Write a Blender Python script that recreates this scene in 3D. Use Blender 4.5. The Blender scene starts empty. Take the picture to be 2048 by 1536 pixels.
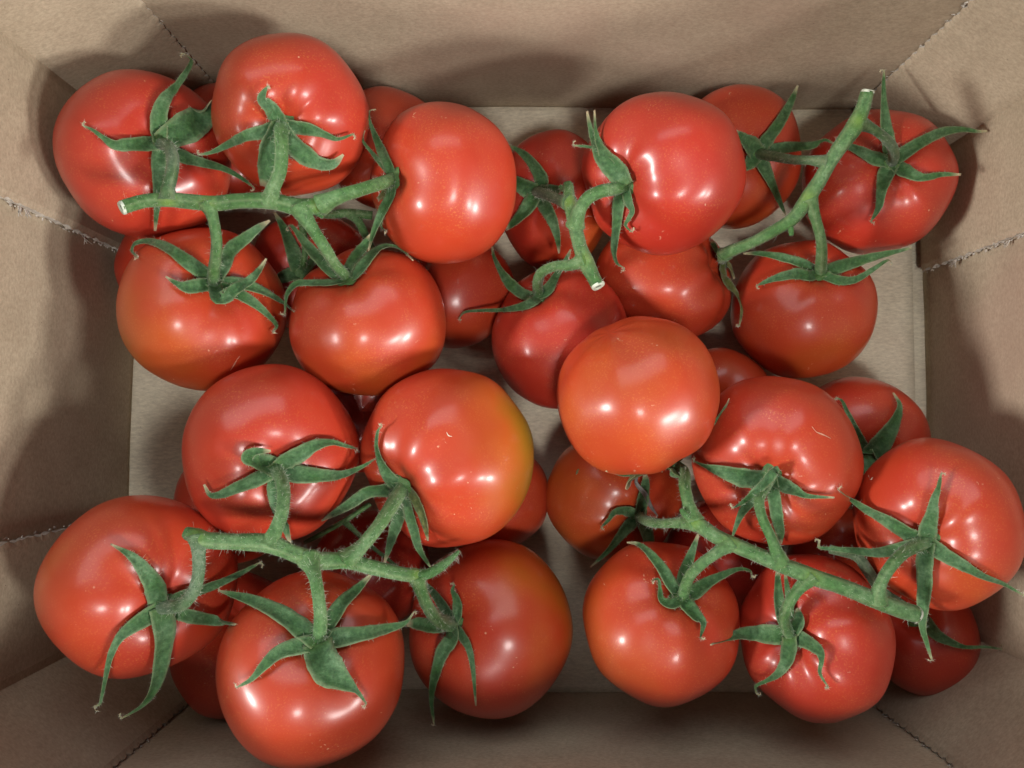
import bpy, bmesh, math, random
import numpy as np
from mathutils import Vector, Matrix, noise
from mathutils.bvhtree import BVHTree
random.seed(7); rng = np.random.default_rng(7)
scene = bpy.context.scene
COL = scene.collection

# ---------------------------------------------------------------- camera, world, lamps, exposure
F = 1539.0                                        # focal length in photo pixels (2048 wide)
CAM_H = 0.387
R = np.array([[0.99997644, -0.00650654, -0.00218894],
              [0.00637843, 0.99851144, -0.05416838],
              [0.00253813, 0.05415314, 0.99852942]])
CAM = Vector((0, 0, CAM_H))
cam = bpy.data.cameras.new('camera'); cam_o = bpy.data.objects.new('camera', cam); COL.objects.link(cam_o)
cam.sensor_width = 36; cam.lens = 36 * F / 2048; cam.clip_start = 0.01; cam.clip_end = 50
M4 = Matrix.Identity(4)
for i in range(3):
    for j in range(3): M4[i][j] = R[i, j]
    M4[i][3] = CAM[i]
cam_o.matrix_world = M4
scene.camera = cam_o

world = bpy.data.worlds.new('World'); scene.world = world; world.use_nodes = True
bg = world.node_tree.nodes['Background']
bg.inputs['Color'].default_value = (0.90, 0.95, 1.0, 1); bg.inputs['Strength'].default_value = 0.05

def area_lamp(name, loc, target, sx, sy, power, color):
    l = bpy.data.lights.new(name, 'AREA'); l.shape = 'RECTANGLE'; l.size = sx; l.size_y = sy
    l.energy = power; l.color = color
    o = bpy.data.objects.new(name, l); COL.objects.link(o); o.location = loc
    d = Vector(target) - Vector(loc); o.rotation_euler = d.to_track_quat('-Z', 'Y').to_euler()
    return o
WARM = (1.0, 0.97, 0.93)
area_lamp('ceiling_lamp', (0.15, -0.74, 1.9), (0, 0, 0.05), 0.32, 0.26, 15.5, WARM)
area_lamp('ceiling_lamp', (-3.3, -0.95, 1.9), (0, 0, 0.05), 0.62, 0.50, 118, WARM)
area_lamp('ceiling_lamp', (2.2, -1.55, 1.9), (0, 0, 0.05), 0.40, 0.34, 42, WARM)
area_lamp('ceiling_lamp', (4.0, -2.30, 1.9), (0, 0, 0.05), 0.62, 0.50, 135, WARM)
area_lamp('ceiling_panel', (-0.35, 1.55, 1.9), (0, 0, 0.05), 2.4, 1.3, 22, (0.93, 0.97, 1.0))

scene.view_settings.view_transform = 'Standard'; scene.view_settings.look = 'None'
scene.view_settings.exposure = 0.10; scene.view_settings.gamma = 1.0
scene.cycles.max_bounces = 8; scene.cycles.use_denoising = True

# ---------------------------------------------------------------- pixel <-> space helpers
RV = Matrix([list(r) for r in R])
def ray(px, py):
    return (RV @ Vector(((px - 1024) / F, -(py - 768) / F, -1.0)))   # length along view axis = 1 per metre of depth
def at_depth(px, py, d): return CAM + ray(px, py) * d
def at_z(px, py, z):
    r = ray(px, py); return CAM + r * ((CAM_H - z) / -r.z)
RI = RV.transposed()
def project(p):
    q = RI @ (Vector(p) - CAM); return (1024 + F * q.x / -q.z, 768 - F * q.y / -q.z, -q.z)

# ---------------------------------------------------------------- materials
def new_mat(name):
    m = bpy.data.materials.new(name); m.use_nodes = True
    nt = m.node_tree; return m, nt, nt.nodes, nt.links, nt.nodes['Principled BSDF']
def N(nodes, typ, **kw):
    n = nodes.new(typ)
    for k, v in kw.items():
        if k in n.inputs.keys(): n.inputs[k].default_value = v
        else: setattr(n, k, v)
    return n
def ramp(nodes, stops, interp='LINEAR'):
    n = nodes.new('ShaderNodeValToRGB'); cr = n.color_ramp; cr.interpolation = interp
    while len(cr.elements) < len(stops): cr.elements.new(0.5)
    for e, (p, c) in zip(cr.elements, stops):
        e.position = p; e.color = (*c, 1) if len(c) == 3 else c
    return n
def mix(nodes, links, fac, a, b, mode='MIX'):
    n = nodes.new('ShaderNodeMix'); n.data_type = 'RGBA'; n.blend_type = mode
    for k, v in ((0, fac), (6, a), (7, b)):
        if isinstance(v, bpy.types.NodeSocket): links.new(v, n.inputs[k])
        elif isinstance(v, (int, float)): n.inputs[k].default_value = v
        else: n.inputs[k].default_value = (*v, 1)
    return n.outputs[2]
def set_in(b, **kw):
    for k, v in kw.items():
        k = k.replace('_', ' ')
        if k in b.inputs: b.inputs[k].default_value = v

def tomato_mat():
    m, nt, n, l, b = new_mat('tomato_skin')
    at = N(n, 'ShaderNodeAttribute', attribute_name='ripe')
    tc = n.new('ShaderNodeTexCoord')
    nz = N(n, 'ShaderNodeTexNoise', Scale=45.0, Detail=4.0); l.new(tc.outputs['Object'], nz.inputs['Vector'])
    add = N(n, 'ShaderNodeMath', operation='MULTIPLY_ADD'); add.inputs[1].default_value = 0.30; 
    l.new(nz.outputs[0], add.inputs[0]); 
    sub = N(n, 'ShaderNodeMath', operation='SUBTRACT'); sub.inputs[1].default_value = 0.15
    l.new(at.outputs['Fac'], sub.inputs[0]); l.new(sub.outputs[0], add.inputs[2])
    rp = ramp(n, [(0.0, (0.20, 0.155, 0.012)), (0.14, (0.36, 0.155, 0.012)), (0.32, (0.50, 0.102, 0.014)), (0.55, (0.50, 0.056, 0.017)),
                  (0.80, (0.48, 0.038, 0.018)), (1.0, (0.44, 0.028, 0.017))])
    l.new(add.outputs[0], rp.inputs[0])
    # fine golden flecks of the skin
    vo = N(n, 'ShaderNodeTexNoise', Scale=1500.0, Detail=2.0); l.new(tc.outputs['Object'], vo.inputs['Vector'])
    fr = ramp(n, [(0.54, (0, 0, 0)), (0.70, (1, 1, 1))]); l.new(vo.outputs[0], fr.inputs[0])
    big = N(n, 'ShaderNodeTexNoise', Scale=60.0, Detail=2.0); l.new(tc.outputs['Object'], big.inputs['Vector'])
    br = ramp(n, [(0.40, (0.04, 0.04, 0.04)), (0.68, (0.34, 0.34, 0.34))]); l.new(big.outputs[0], br.inputs[0])
    mul = N(n, 'ShaderNodeMath', operation='MULTIPLY'); l.new(fr.outputs[0], mul.inputs[0]); l.new(br.outputs[0], mul.inputs[1])
    c1 = mix(n, l, mul.outputs[0], rp.outputs[0], (0.72, 0.26, 0.06))
    # sparse pale specks and scars
    vs = N(n, 'ShaderNodeTexVoronoi', Scale=210.0, feature='F1', Randomness=1.0); l.new(tc.outputs['Object'], vs.inputs['Vector'])
    vr = ramp(n, [(0.045, (1, 1, 1)), (0.085, (0, 0, 0))]); l.new(vs.outputs['Distance'], vr.inputs[0])
    sp = n.new('ShaderNodeSeparateColor'); l.new(vs.outputs['Color'], sp.inputs[0])
    gt = N(n, 'ShaderNodeMath', operation='GREATER_THAN'); gt.inputs[1].default_value = 0.965; l.new(sp.outputs[0], gt.inputs[0])
    m2 = N(n, 'ShaderNodeMath', operation='MULTIPLY'); l.new(vr.outputs[0], m2.inputs[0]); l.new(gt.outputs[0], m2.inputs[1])
    c2 = mix(n, l, m2.outputs[0], c1, (0.75, 0.42, 0.25))
    # short rubbed scratches and a faint dusty bloom, in patches
    mp = n.new('ShaderNodeMapping'); mp.inputs['Scale'].default_value = (900, 900, 110); mp.inputs['Rotation'].default_value = (0.5, 0.4, 0.2)
    l.new(tc.outputs['Object'], mp.inputs[0]); sc = N(n, 'ShaderNodeTexNoise', Scale=1.0, Detail=1.0); l.new(mp.outputs[0], sc.inputs['Vector'])
    sr = ramp(n, [(0.70, (0, 0, 0)), (0.76, (1, 1, 1))]); l.new(sc.outputs[0], sr.inputs[0])
    pm = N(n, 'ShaderNodeTexNoise', Scale=85.0, Detail=2.0); l.new(tc.outputs['Object'], pm.inputs['Vector'])
    pr = ramp(n, [(0.60, (0, 0, 0)), (0.70, (0.8, 0.8, 0.8))]); l.new(pm.outputs[0], pr.inputs[0])
    m3 = N(n, 'ShaderNodeMath', operation='MULTIPLY'); l.new(sr.outputs[0], m3.inputs[0]); l.new(pr.outputs[0], m3.inputs[1])
    c3 = mix(n, l, m3.outputs[0], c2, (0.72, 0.40, 0.25))
    du = N(n, 'ShaderNodeTexNoise', Scale=30.0, Detail=8.0, Roughness=0.7); l.new(tc.outputs['Object'], du.inputs['Vector'])
    dr = ramp(n, [(0.45, (0, 0, 0)), (0.75, (0.04, 0.04, 0.04))]); l.new(du.outputs[0], dr.inputs[0])
    c4 = mix(n, l, dr.outputs[0], c3, (0.55, 0.42, 0.36))
    l.new(c4, b.inputs['Base Color'])
    rn = N(n, 'ShaderNodeTexNoise', Scale=38.0, Detail=7.0, Roughness=0.65); l.new(tc.outputs['Object'], rn.inputs['Vector'])
    rr = N(n, 'ShaderNodeMapRange'); rr.inputs['To Min'].default_value = 0.27; rr.inputs['To Max'].default_value = 0.56
    l.new(rn.outputs[0], rr.inputs['Value']); l.new(rr.outputs[0], b.inputs['Roughness'])
    bp = N(n, 'ShaderNodeBump', Strength=0.05, Distance=0.0002); l.new(vo.outputs[0], bp.inputs['Height'])
    bp2 = N(n, 'ShaderNodeBump', Strength=0.12, Distance=0.0006)
    b3 = N(n, 'ShaderNodeTexNoise', Scale=130.0, Detail=3.0); l.new(tc.outputs['Object'], b3.inputs['Vector'])
    l.new(b3.outputs[0], bp2.inputs['Height']); l.new(bp.outputs[0], bp2.inputs['Normal'])
    l.new(bp2.outputs[0], b.inputs['Normal'])
    set_in(b, IOR=1.45, Coat_Weight=0.45, Coat_Roughness=0.21, Subsurface_Weight=0.12, Subsurface_Scale=0.004)
    b.inputs['Subsurface Radius'].default_value = (1.0, 0.25, 0.12)
    return m

def green_mat(name, base, light, dark, tipcol, rough=0.62):
    """sepal / stem: attribute 'along' fades to the dry tip, 'edge' is the pale margin, 'pale' a yellow-green node"""
    m, nt, n, l, b = new_mat(name)
    tc = n.new('ShaderNodeTexCoord')
    a = N(n, 'ShaderNodeAttribute', attribute_name='data')
    s = n.new('ShaderNodeSeparateColor'); l.new(a.outputs['Color'], s.inputs[0])
    nz = N(n, 'ShaderNodeTexNoise', Scale=480.0, Detail=7.0, Roughness=0.72); l.new(tc.outputs['Object'], nz.inputs['Vector'])
    rp = ramp(n, [(0.30, dark), (0.5, base), (0.72, light)]); l.new(nz.outputs[0], rp.inputs[0])
    n2 = N(n, 'ShaderNodeTexNoise', Scale=110.0, Detail=3.0); l.new(tc.outputs['Object'], n2.inputs['Vector'])
    r2 = ramp(n, [(0.35, (0.62, 0.80, 0.50)), (0.65, (1.35, 1.14, 1.35))]); l.new(n2.outputs[0], r2.inputs[0])
    c = mix(n, l, 1.0, rp.outputs[0], r2.outputs[0], 'MULTIPLY')
    # dark pits
    vo = N(n, 'ShaderNodeTexVoronoi', Scale=520.0); l.new(tc.outputs['Object'], vo.inputs['Vector'])
    vr = ramp(n, [(0.10, (0.5, 0.5, 0.5)), (0.28, (0, 0, 0))]); l.new(vo.outputs['Distance'], vr.inputs[0])
    c = mix(n, l, vr.outputs[0], c, dark)
    c = mix(n, l, s.outputs[2], c, (0.22, 0.36, 0.045))                       # B: pale node
    em = N(n, 'ShaderNodeMath', operation='MULTIPLY'); em.inputs[1].default_value = 0.32; l.new(s.outputs[1], em.inputs[0])
    c = mix(n, l, em.outputs[0], c, (0.40, 0.42, 0.24))                       # G: margin
    tr = ramp(n, [(0.86, (0, 0, 0)), (1.0, (1, 1, 1))]); l.new(s.outputs[0], tr.inputs[0])
    c = mix(n, l, tr.outputs[0], c, tipcol)                                   # R: along
    l.new(c, b.inputs['Base Color'])
    bp = N(n, 'ShaderNodeBump', Strength=0.9, Distance=0.0007); l.new(nz.outputs[0], bp.inputs['Height']); l.new(bp.outputs[0], b.inputs['Normal'])
    set_in(b, Roughness=rough, Sheen_Weight=0.15, Sheen_Roughness=0.4)
    set_in(b, Subsurface_Weight=0.1, Subsurface_Scale=0.001)
    return m

def card_mat(name, c0, c1, c2, rib=None, rough=0.8):
    m, nt, n, l, b = new_mat(name)
    tc = n.new('ShaderNodeTexCoord')
    mp = n.new('ShaderNodeMapping'); mp.inputs['Scale'].default_value = (1, 1, 1); l.new(tc.outputs['Object'], mp.inputs[0])
    big = N(n, 'ShaderNodeTexNoise', Scale=16.0, Detail=3.0); l.new(mp.outputs[0], big.inputs['Vector'])
    rp = ramp(n, [(0.1, c0), (0.5, c1), (0.9, c2)]); l.new(big.outputs[0], rp.inputs[0])
    fib = N(n, 'ShaderNodeTexNoise', Scale=900.0, Detail=6.0, Roughness=0.8)
    mp2 = n.new('ShaderNodeMapping'); mp2.inputs['Scale'].default_value = (0.62, 0.62, 1.0) if rib is None else (0.3, 1, 1)
    l.new(tc.outputs['Object'], mp2.inputs[0]); l.new(mp2.outputs[0], fib.inputs['Vector'])
    fr = ramp(n, [(0.34, (0.78, 0.765, 0.75)), (0.66, (1.18, 1.18, 1.18))]); l.new(fib.outputs[0], fr.inputs[0])
    c = mix(n, l, 1.0, rp.outputs[0], fr.outputs[0], 'MULTIPLY')
    mo = N(n, 'ShaderNodeTexNoise', Scale=70.0, Detail=4.0, Roughness=0.6); l.new(mp.outputs[0], mo.inputs['Vector'])
    mr = ramp(n, [(0.35, (0.95, 0.94, 0.93)), (0.65, (1.04, 1.04, 1.04))]); l.new(mo.outputs[0], mr.inputs[0])
    c = mix(n, l, 1.0, c, mr.outputs[0], 'MULTIPLY')
    # faint reddish blotches at random
    st = N(n, 'ShaderNodeTexNoise', Scale=9.0, Detail=2.0); l.new(mp.outputs[0], st.inputs['Vector'])
    sr = ramp(n, [(0.56, (0, 0, 0)), (0.72, (0.35, 0.35, 0.35))]); l.new(st.outputs[0], sr.inputs[0])
    c = mix(n, l, sr.outputs[0], c, (0.36, 0.21, 0.16))
    # few dark flecks in the recycled pulp
    vs = N(n, 'ShaderNodeTexVoronoi', Scale=260.0); l.new(mp.outputs[0], vs.inputs['Vector'])
    vr = ramp(n, [(0.03, (1, 1, 1)), (0.07, (0, 0, 0))]); l.new(vs.outputs['Distance'], vr.inputs[0])
    sp = n.new('ShaderNodeSeparateColor'); l.new(vs.outputs['Color'], sp.inputs[0])
    gt = N(n, 'ShaderNodeMath', operation='GREATER_THAN'); gt.inputs[1].default_value = 0.9; l.new(sp.outputs[0], gt.inputs[0])
    m2 = N(n, 'ShaderNodeMath', operation='MULTIPLY'); l.new(vr.outputs[0], m2.inputs[0]); l.new(gt.outputs[0], m2.inputs[1])
    c = mix(n, l, m2.outputs[0], c, (0.12, 0.09, 0.06))
    l.new(c, b.inputs['Base Color'])
    h = fib.outputs[0]
    bp = N(n, 'ShaderNodeBump', Strength=0.16, Distance=0.0003); l.new(h, bp.inputs['Height'])
    nrm = bp.outputs[0]
    if rib is not None:
        wv = N(n, 'ShaderNodeTexWave', Scale=rib[1], Distortion=1.2, bands_direction=rib[0]); wv.inputs['Detail Scale'].default_value = 3.0
        l.new(mp.outputs[0], wv.inputs['Vector'])
        b2 = N(n, 'ShaderNodeBump', Strength=0.22, Distance=0.0004); l.new(wv.outputs[0], b2.inputs['Height']); l.new(nrm, b2.inputs['Normal']); nrm = b2.outputs[0]
    l.new(nrm, b.inputs['Normal'])
    set_in(b, Roughness=rough); b.inputs['Specular IOR Level'].default_value = 0.25
    return m

def plain_mat(name, col, rough=0.7):
    m, nt, n, l, b = new_mat(name)
    tc = n.new('ShaderNodeTexCoord')
    nz = N(n, 'ShaderNodeTexNoise', Scale=600.0, Detail=4.0); l.new(tc.outputs['Object'], nz.inputs['Vector'])
    rp = ramp(n, [(0.3, tuple(x * 0.7 for x in col)), (0.7, tuple(min(1, x * 1.2) for x in col))]); l.new(nz.outputs[0], rp.inputs[0])
    l.new(rp.outputs[0], b.inputs['Base Color']); set_in(b, Roughness=rough)
    return m

MT = tomato_mat()
MS = green_mat('sepal_green', (0.052, 0.145, 0.046), (0.125, 0.25, 0.108), (0.020, 0.068, 0.020), (0.55, 0.46, 0.28))
MV = green_mat('vine_green', (0.078, 0.190, 0.056), (0.165, 0.30, 0.128), (0.036, 0.102, 0.030), (0.078, 0.190, 0.056))
MVG = green_mat('vine_grey_green', (0.085, 0.165, 0.075), (0.19, 0.27, 0.16), (0.036, 0.085, 0.036), (0.085, 0.165, 0.075))
MDRY = plain_mat('dried_sepal', (0.22, 0.22, 0.20)); MBR = green_mat('browned_sepal', (0.12, 0.14, 0.035), (0.22, 0.22, 0.08), (0.05, 0.07, 0.02), (0.5, 0.42, 0.25))
MHAIR = plain_mat('plant_hair', (0.62, 0.66, 0.52), 0.5)
MCUT = plain_mat('cut_pith', (0.62, 0.68, 0.55), 0.6); MCORE = plain_mat('cut_core', (0.20, 0.27, 0.21), 0.6)
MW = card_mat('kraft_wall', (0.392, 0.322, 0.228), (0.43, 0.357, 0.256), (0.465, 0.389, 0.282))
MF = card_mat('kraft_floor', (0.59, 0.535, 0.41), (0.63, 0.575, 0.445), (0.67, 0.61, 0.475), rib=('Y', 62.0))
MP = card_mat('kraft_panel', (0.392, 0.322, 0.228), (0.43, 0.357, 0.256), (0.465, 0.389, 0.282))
MTORN = plain_mat('torn_fibre', (0.50, 0.46, 0.40), 0.9)
MSCAR = plain_mat('pale_scar', (0.66, 0.38, 0.26), 0.6); MFLECK = plain_mat('cream_fleck', (0.8, 0.72, 0.55), 0.7)

# ---------------------------------------------------------------- mesh helpers
def mesh_obj(name, verts, faces, mats, parent=None, mi=None, smooth=True, data=None, ripe=None, loc=None):
    me = bpy.data.meshes.new(name)
    if loc is not None: verts = [Vector(v) - loc for v in verts]
    me.from_pydata([tuple(v) for v in verts], [], faces)
    for mt in (mats if isinstance(mats, (list, tuple)) else [mats]): me.materials.append(mt)
    if mi is not None: me.polygons.foreach_set('material_index', mi)
    if smooth: me.polygons.foreach_set('use_smooth', [True] * len(me.polygons))
    if data is not None:
        a = me.attributes.new('data', 'FLOAT_COLOR', 'POINT'); a.data.foreach_set('color', np.asarray(data, float).ravel())
    if ripe is not None:
        a = me.attributes.new('ripe', 'FLOAT', 'POINT'); a.data.foreach_set('value', ripe)
    me.update()
    o = bpy.data.objects.new(name, me); COL.objects.link(o)
    if loc is not None and parent is None: o.location = loc
    if parent is not None:
        o.parent = parent
    return o
def tag(o, label=None, cat=None, group=None, kind=None):
    if label: o['label'] = label
    if cat: o['category'] = cat
    if group: o['group'] = group
    if kind: o['kind'] = kind
    return o
def empty(name, loc):
    e = bpy.data.objects.new(name, None); COL.objects.link(e); e.location = loc; e.empty_display_size = 0.01
    return e
def catmull(P, W, n):
    """resample control points (Vectors) and scalar W with a Catmull-Rom spline, n samples per span"""
    P = [Vector(p) for p in P]; out = []; ow = []
    Q = [P[0] * 2 - P[1]] + P + [P[-1] * 2 - P[-2]]; V = [W[0]] + list(W) + [W[-1]]
    for i in range(1, len(Q) - 2):
        for k in range(n):
            t = k / n; t2 = t * t; t3 = t2 * t
            a = (-t3 + 2 * t2 - t) / 2; b = (3 * t3 - 5 * t2 + 2) / 2; c = (-3 * t3 + 4 * t2 + t) / 2; d = (t3 - t2) / 2
            out.append(Q[i - 1] * a + Q[i] * b + Q[i + 1] * c + Q[i + 2] * d)
            ow.append(V[i] * (1 - t) + V[i + 1] * t)
    out.append(P[-1]); ow.append(W[-1])
    return out, ow

# ---------------------------------------------------------------- the cardboard box
X0, X1, Y0, Y1, BH, TH = -0.1898, 0.2119, -0.1306, 0.1634, 0.172, 0.0038
box = empty('cardboard_box', (0.011, 0.016, 0)); tag(box, 'open brown cardboard box with folded corner panels holding the tomatoes', 'box')
BL = Vector((0.011, 0.016, 0))
def grid_sheet(name, o, u, v, nu, nv, nrm, mat, thick=TH, warp=0.0006, parent=box, edge=None):
    """sheet with thickness: origin o, edge vectors u,v, front normal nrm; slightly warped"""
    vs = []; fs = []
    for side in (0, 1):
        for j in range(nv + 1):
            for i in range(nu + 1):
                p = o + u * (i / nu) + v * (j / nv)
                w = noise.noise(p * 14) * warp * 2 + noise.noise(p * 40) * warp * 0.5
                if side == 0: p = p + nrm * w
                else: p = p - nrm * thick
                if edge: p = edge(p, i / nu, j / nv, side)
                vs.append(p - BL)
    S = (nu + 1) * (nv + 1)
    idx = lambda s, i, j: s * S + j * (nu + 1) + i
    for j in range(nv):
        for i in range(nu):
            fs.append((idx(0, i, j), idx(0, i + 1, j), idx(0, i + 1, j + 1), idx(0, i, j + 1)))
            fs.append((idx(1, i, j), idx(1, i, j + 1), idx(1, i + 1, j + 1), idx(1, i + 1, j)))
    for i in range(nu):
        fs.append((idx(0, i, 0), idx(1, i, 0), idx(1, i + 1, 0), idx(0, i + 1, 0)))
        fs.append((idx(0, i, nv), idx(0, i + 1, nv), idx(1, i + 1, nv), idx(1, i, nv)))
    for j in range(nv):
        fs.append((idx(0, 0, j), idx(0, 0, j + 1), idx(1, 0, j + 1), idx(1, 0, j)))
        fs.append((idx(0, nu, j), idx(1, nu, j), idx(1, nu, j + 1), idx(0, nu, j + 1)))
    ob = mesh_obj(name, vs, fs, mat, parent)
    me = ob.data
    me.polygons.foreach_set('use_smooth', [i < nu * nv * 2 for i in range(len(me.polygons))])
    return ob
V3 = Vector
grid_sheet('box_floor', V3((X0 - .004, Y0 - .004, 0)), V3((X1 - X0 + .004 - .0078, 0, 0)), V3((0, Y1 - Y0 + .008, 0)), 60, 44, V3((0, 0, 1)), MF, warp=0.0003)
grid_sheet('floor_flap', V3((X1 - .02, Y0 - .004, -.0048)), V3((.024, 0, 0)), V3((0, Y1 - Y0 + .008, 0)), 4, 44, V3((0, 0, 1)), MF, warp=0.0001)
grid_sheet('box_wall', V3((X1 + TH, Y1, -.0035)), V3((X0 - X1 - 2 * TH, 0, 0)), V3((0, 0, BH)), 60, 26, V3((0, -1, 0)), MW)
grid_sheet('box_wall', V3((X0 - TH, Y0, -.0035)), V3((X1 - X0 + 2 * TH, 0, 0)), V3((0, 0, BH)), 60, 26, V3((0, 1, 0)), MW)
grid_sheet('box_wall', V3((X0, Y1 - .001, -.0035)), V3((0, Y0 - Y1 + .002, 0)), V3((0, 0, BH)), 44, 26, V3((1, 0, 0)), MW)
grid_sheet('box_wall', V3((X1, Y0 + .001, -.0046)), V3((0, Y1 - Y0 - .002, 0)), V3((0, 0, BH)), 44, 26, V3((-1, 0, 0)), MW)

def corner_panel(pa, pc, pcc, wall_y, wall_x, sy, sx, fuzz, seed):
    """folded panel: from seam A on the long wall, diagonal to the crease, then flat along the end wall to seam C"""
    rnd = random.Random(seed)
    A = at_z(*pa, 0.0); Cr = at_z(*pc, 0.0); C = at_z(*pcc, 0.0)
    off = 0.0042
    A.y = wall_y - sy * 0.0012; Cr.x = wall_x - sx * off; C.x = wall_x - sx * off
    n2 = V3((-sx, 0, 0)); d1 = (Cr - A); n1 = V3((-d1.y, d1.x, 0)).normalized()
    if n1.dot(V3((-sx, -sy, 0))) < 0: n1 = -n1
    pl = []; nr = []
    for k in range(17): pl.append(A.lerp(Cr, k / 16)); nr.append(n1)
    for k in range(1, 17): pl.append(Cr.lerp(C, k / 16)); nr.append(n2)
    nr[16] = (n1 + n2).normalized(); nr[15] = (n1 * 2 + n2).normalized(); nr[17] = (n1 + n2 * 2).normalized()
    pl[16] = pl[16] - nr[16] * 0.0006
    nv = 150; np_ = len(pl); vs = []; fs = []; th = 0.0034
    dA = (A - Cr).normalized(); dC = (C - Cr).normalized()
    for side in (0, 1):
        for j in range(nv + 1):
            z = 0.0005 + (BH + .002) * j / nv
            scal = 0.0011 * abs(math.sin(z * 3.14159 / 0.0052)) + 0.0007 * noise.noise(V3((z * 300, seed, 0)))
            tear = 0.0010 * noise.noise(V3((z * 260, seed, 5))) + 0.0006 * noise.noise(V3((z * 900, seed, 9)))
            for i, (p, n) in enumerate(zip(pl, nr)):
                q = V3((p.x, p.y, z))
                w = noise.noise(q * 16 + V3((seed, 0, 0))) * 0.0008
                if side == 1: q = q - n * th
                else: q = q + n * w
                if i == 0: q = q - dA * (0.0012 - scal)
                if i == np_ - 1: q = q - dC * (0.0010 - tear)
                if i == np_ - 1 and side == 0: q = q - n * 0.0008
                if i == 0 and side == 0: q = q - n * 0.0006
                vs.append(q - BL)
    S = np_ * (nv + 1); idx = lambda s, i, j: s * S + j * np_ + i
    flip = sx * sy > 0
    mi = []
    def add(f, m=0): fs.append(f[::-1] if flip else f); mi.append(m)
    for j in range(nv):
        for i in range(np_ - 1):
            add((idx(0, i, j), idx(0, i + 1, j), idx(0, i + 1, j + 1), idx(0, i, j + 1)))
            add((idx(1, i, j), idx(1, i, j + 1), idx(1, i + 1, j + 1), idx(1, i + 1, j)))
        add((idx(0, 0, j), idx(0, 0, j + 1), idx(1, 0, j + 1), idx(1, 0, j)), 1)
        add((idx(0, np_ - 1, j), idx(1, np_ - 1, j), idx(1, np_ - 1, j + 1), idx(0, np_ - 1, j + 1)), 1)
    for i in range(np_ - 1):
        add((idx(0, i, nv), idx(0, i + 1, nv), idx(1, i + 1, nv), idx(1, i, nv)), 1)
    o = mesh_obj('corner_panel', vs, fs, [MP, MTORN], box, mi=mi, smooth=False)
    # torn paper fibres along seam C (and lightly along A)
    vs = []; fs = []
    def flake(p, d, n, L, w):
        k = len(vs); up = V3((0, 0, 1)); nn = 4
        bend = rnd.uniform(-.6, .9)
        for a in range(nn + 1):
            t = a / nn; ww = w * (1 - 0.75 * t) * rnd.uniform(.5, 1.2)
            c = p + d * L * t + n * (L * bend * t * t) + up * rnd.uniform(-.3, .3) * w
            vs.append(c + up * ww - BL); vs.append(c - up * ww - BL)
            vs.append(c - up * ww - n * 0.00025 - BL); vs.append(c + up * ww - n * 0.00025 - BL)
        for a in range(nn):
            b = k + a * 4
            for q in range(4): fs.append((b + q, b + (q + 1) % 4, b + 4 + (q + 1) % 4, b + 4 + q))
    for _ in range(fuzz[0]):
        z = rnd.uniform(0.0, 0.165)
        p = V3((C.x, C.y, z)) - n2 * rnd.uniform(0.0, 0.003)
        flake(p, (dC + n2 * rnd.uniform(-.3, .4)).normalized(), n2, rnd.uniform(.0004, .0010), rnd.uniform(.0004, .0014))
    for _ in range(fuzz[1]):      # long curls
        z = rnd.uniform(0.03, 0.15)
        p = V3((C.x, C.y, z)) - n2 * rnd.uniform(0.0005, 0.002)
        for q in range(3): flake(p + V3((0, 0, rnd.uniform(-.0012, .0012))), (dC + n2 * rnd.uniform(0, .6)).normalized(), n2, rnd.uniform(.002, .004), rnd.uniform(.0003, .0008))
    for _ in range(fuzz[2]):
        z = rnd.uniform(0.0, 0.165)
        p = V3((A.x, A.y, z)) - n1 * rnd.uniform(0.0, 0.002)
        flake(p, (dA + n1 * rnd.uniform(0, .8)).normalized(), n1, rnd.uniform(.0005, .0012), rnd.uniform(.0003, .0008))
    if fs: tag(mesh_obj('torn_fibres', vs, fs, MTORN, o, smooth=True), kind='stuff')
corner_panel((470, 213), (278, 292), (272, 524), Y1, X0, 1, -1, (70, 8, 12), 1)
corner_panel((1700, 217), (1835, 331), (1840, 545), Y1, X1, 1, 1, (80, 9, 30), 2)
corner_panel((416, 1385), (268, 1243), (266, 1022), Y0, X0, -1, -1, (25, 0, 40), 3)
corner_panel((1708, 1385), (1850, 1234), (1856, 1005), Y0, X1, -1, 1, (60, 0, 40), 4)

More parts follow.
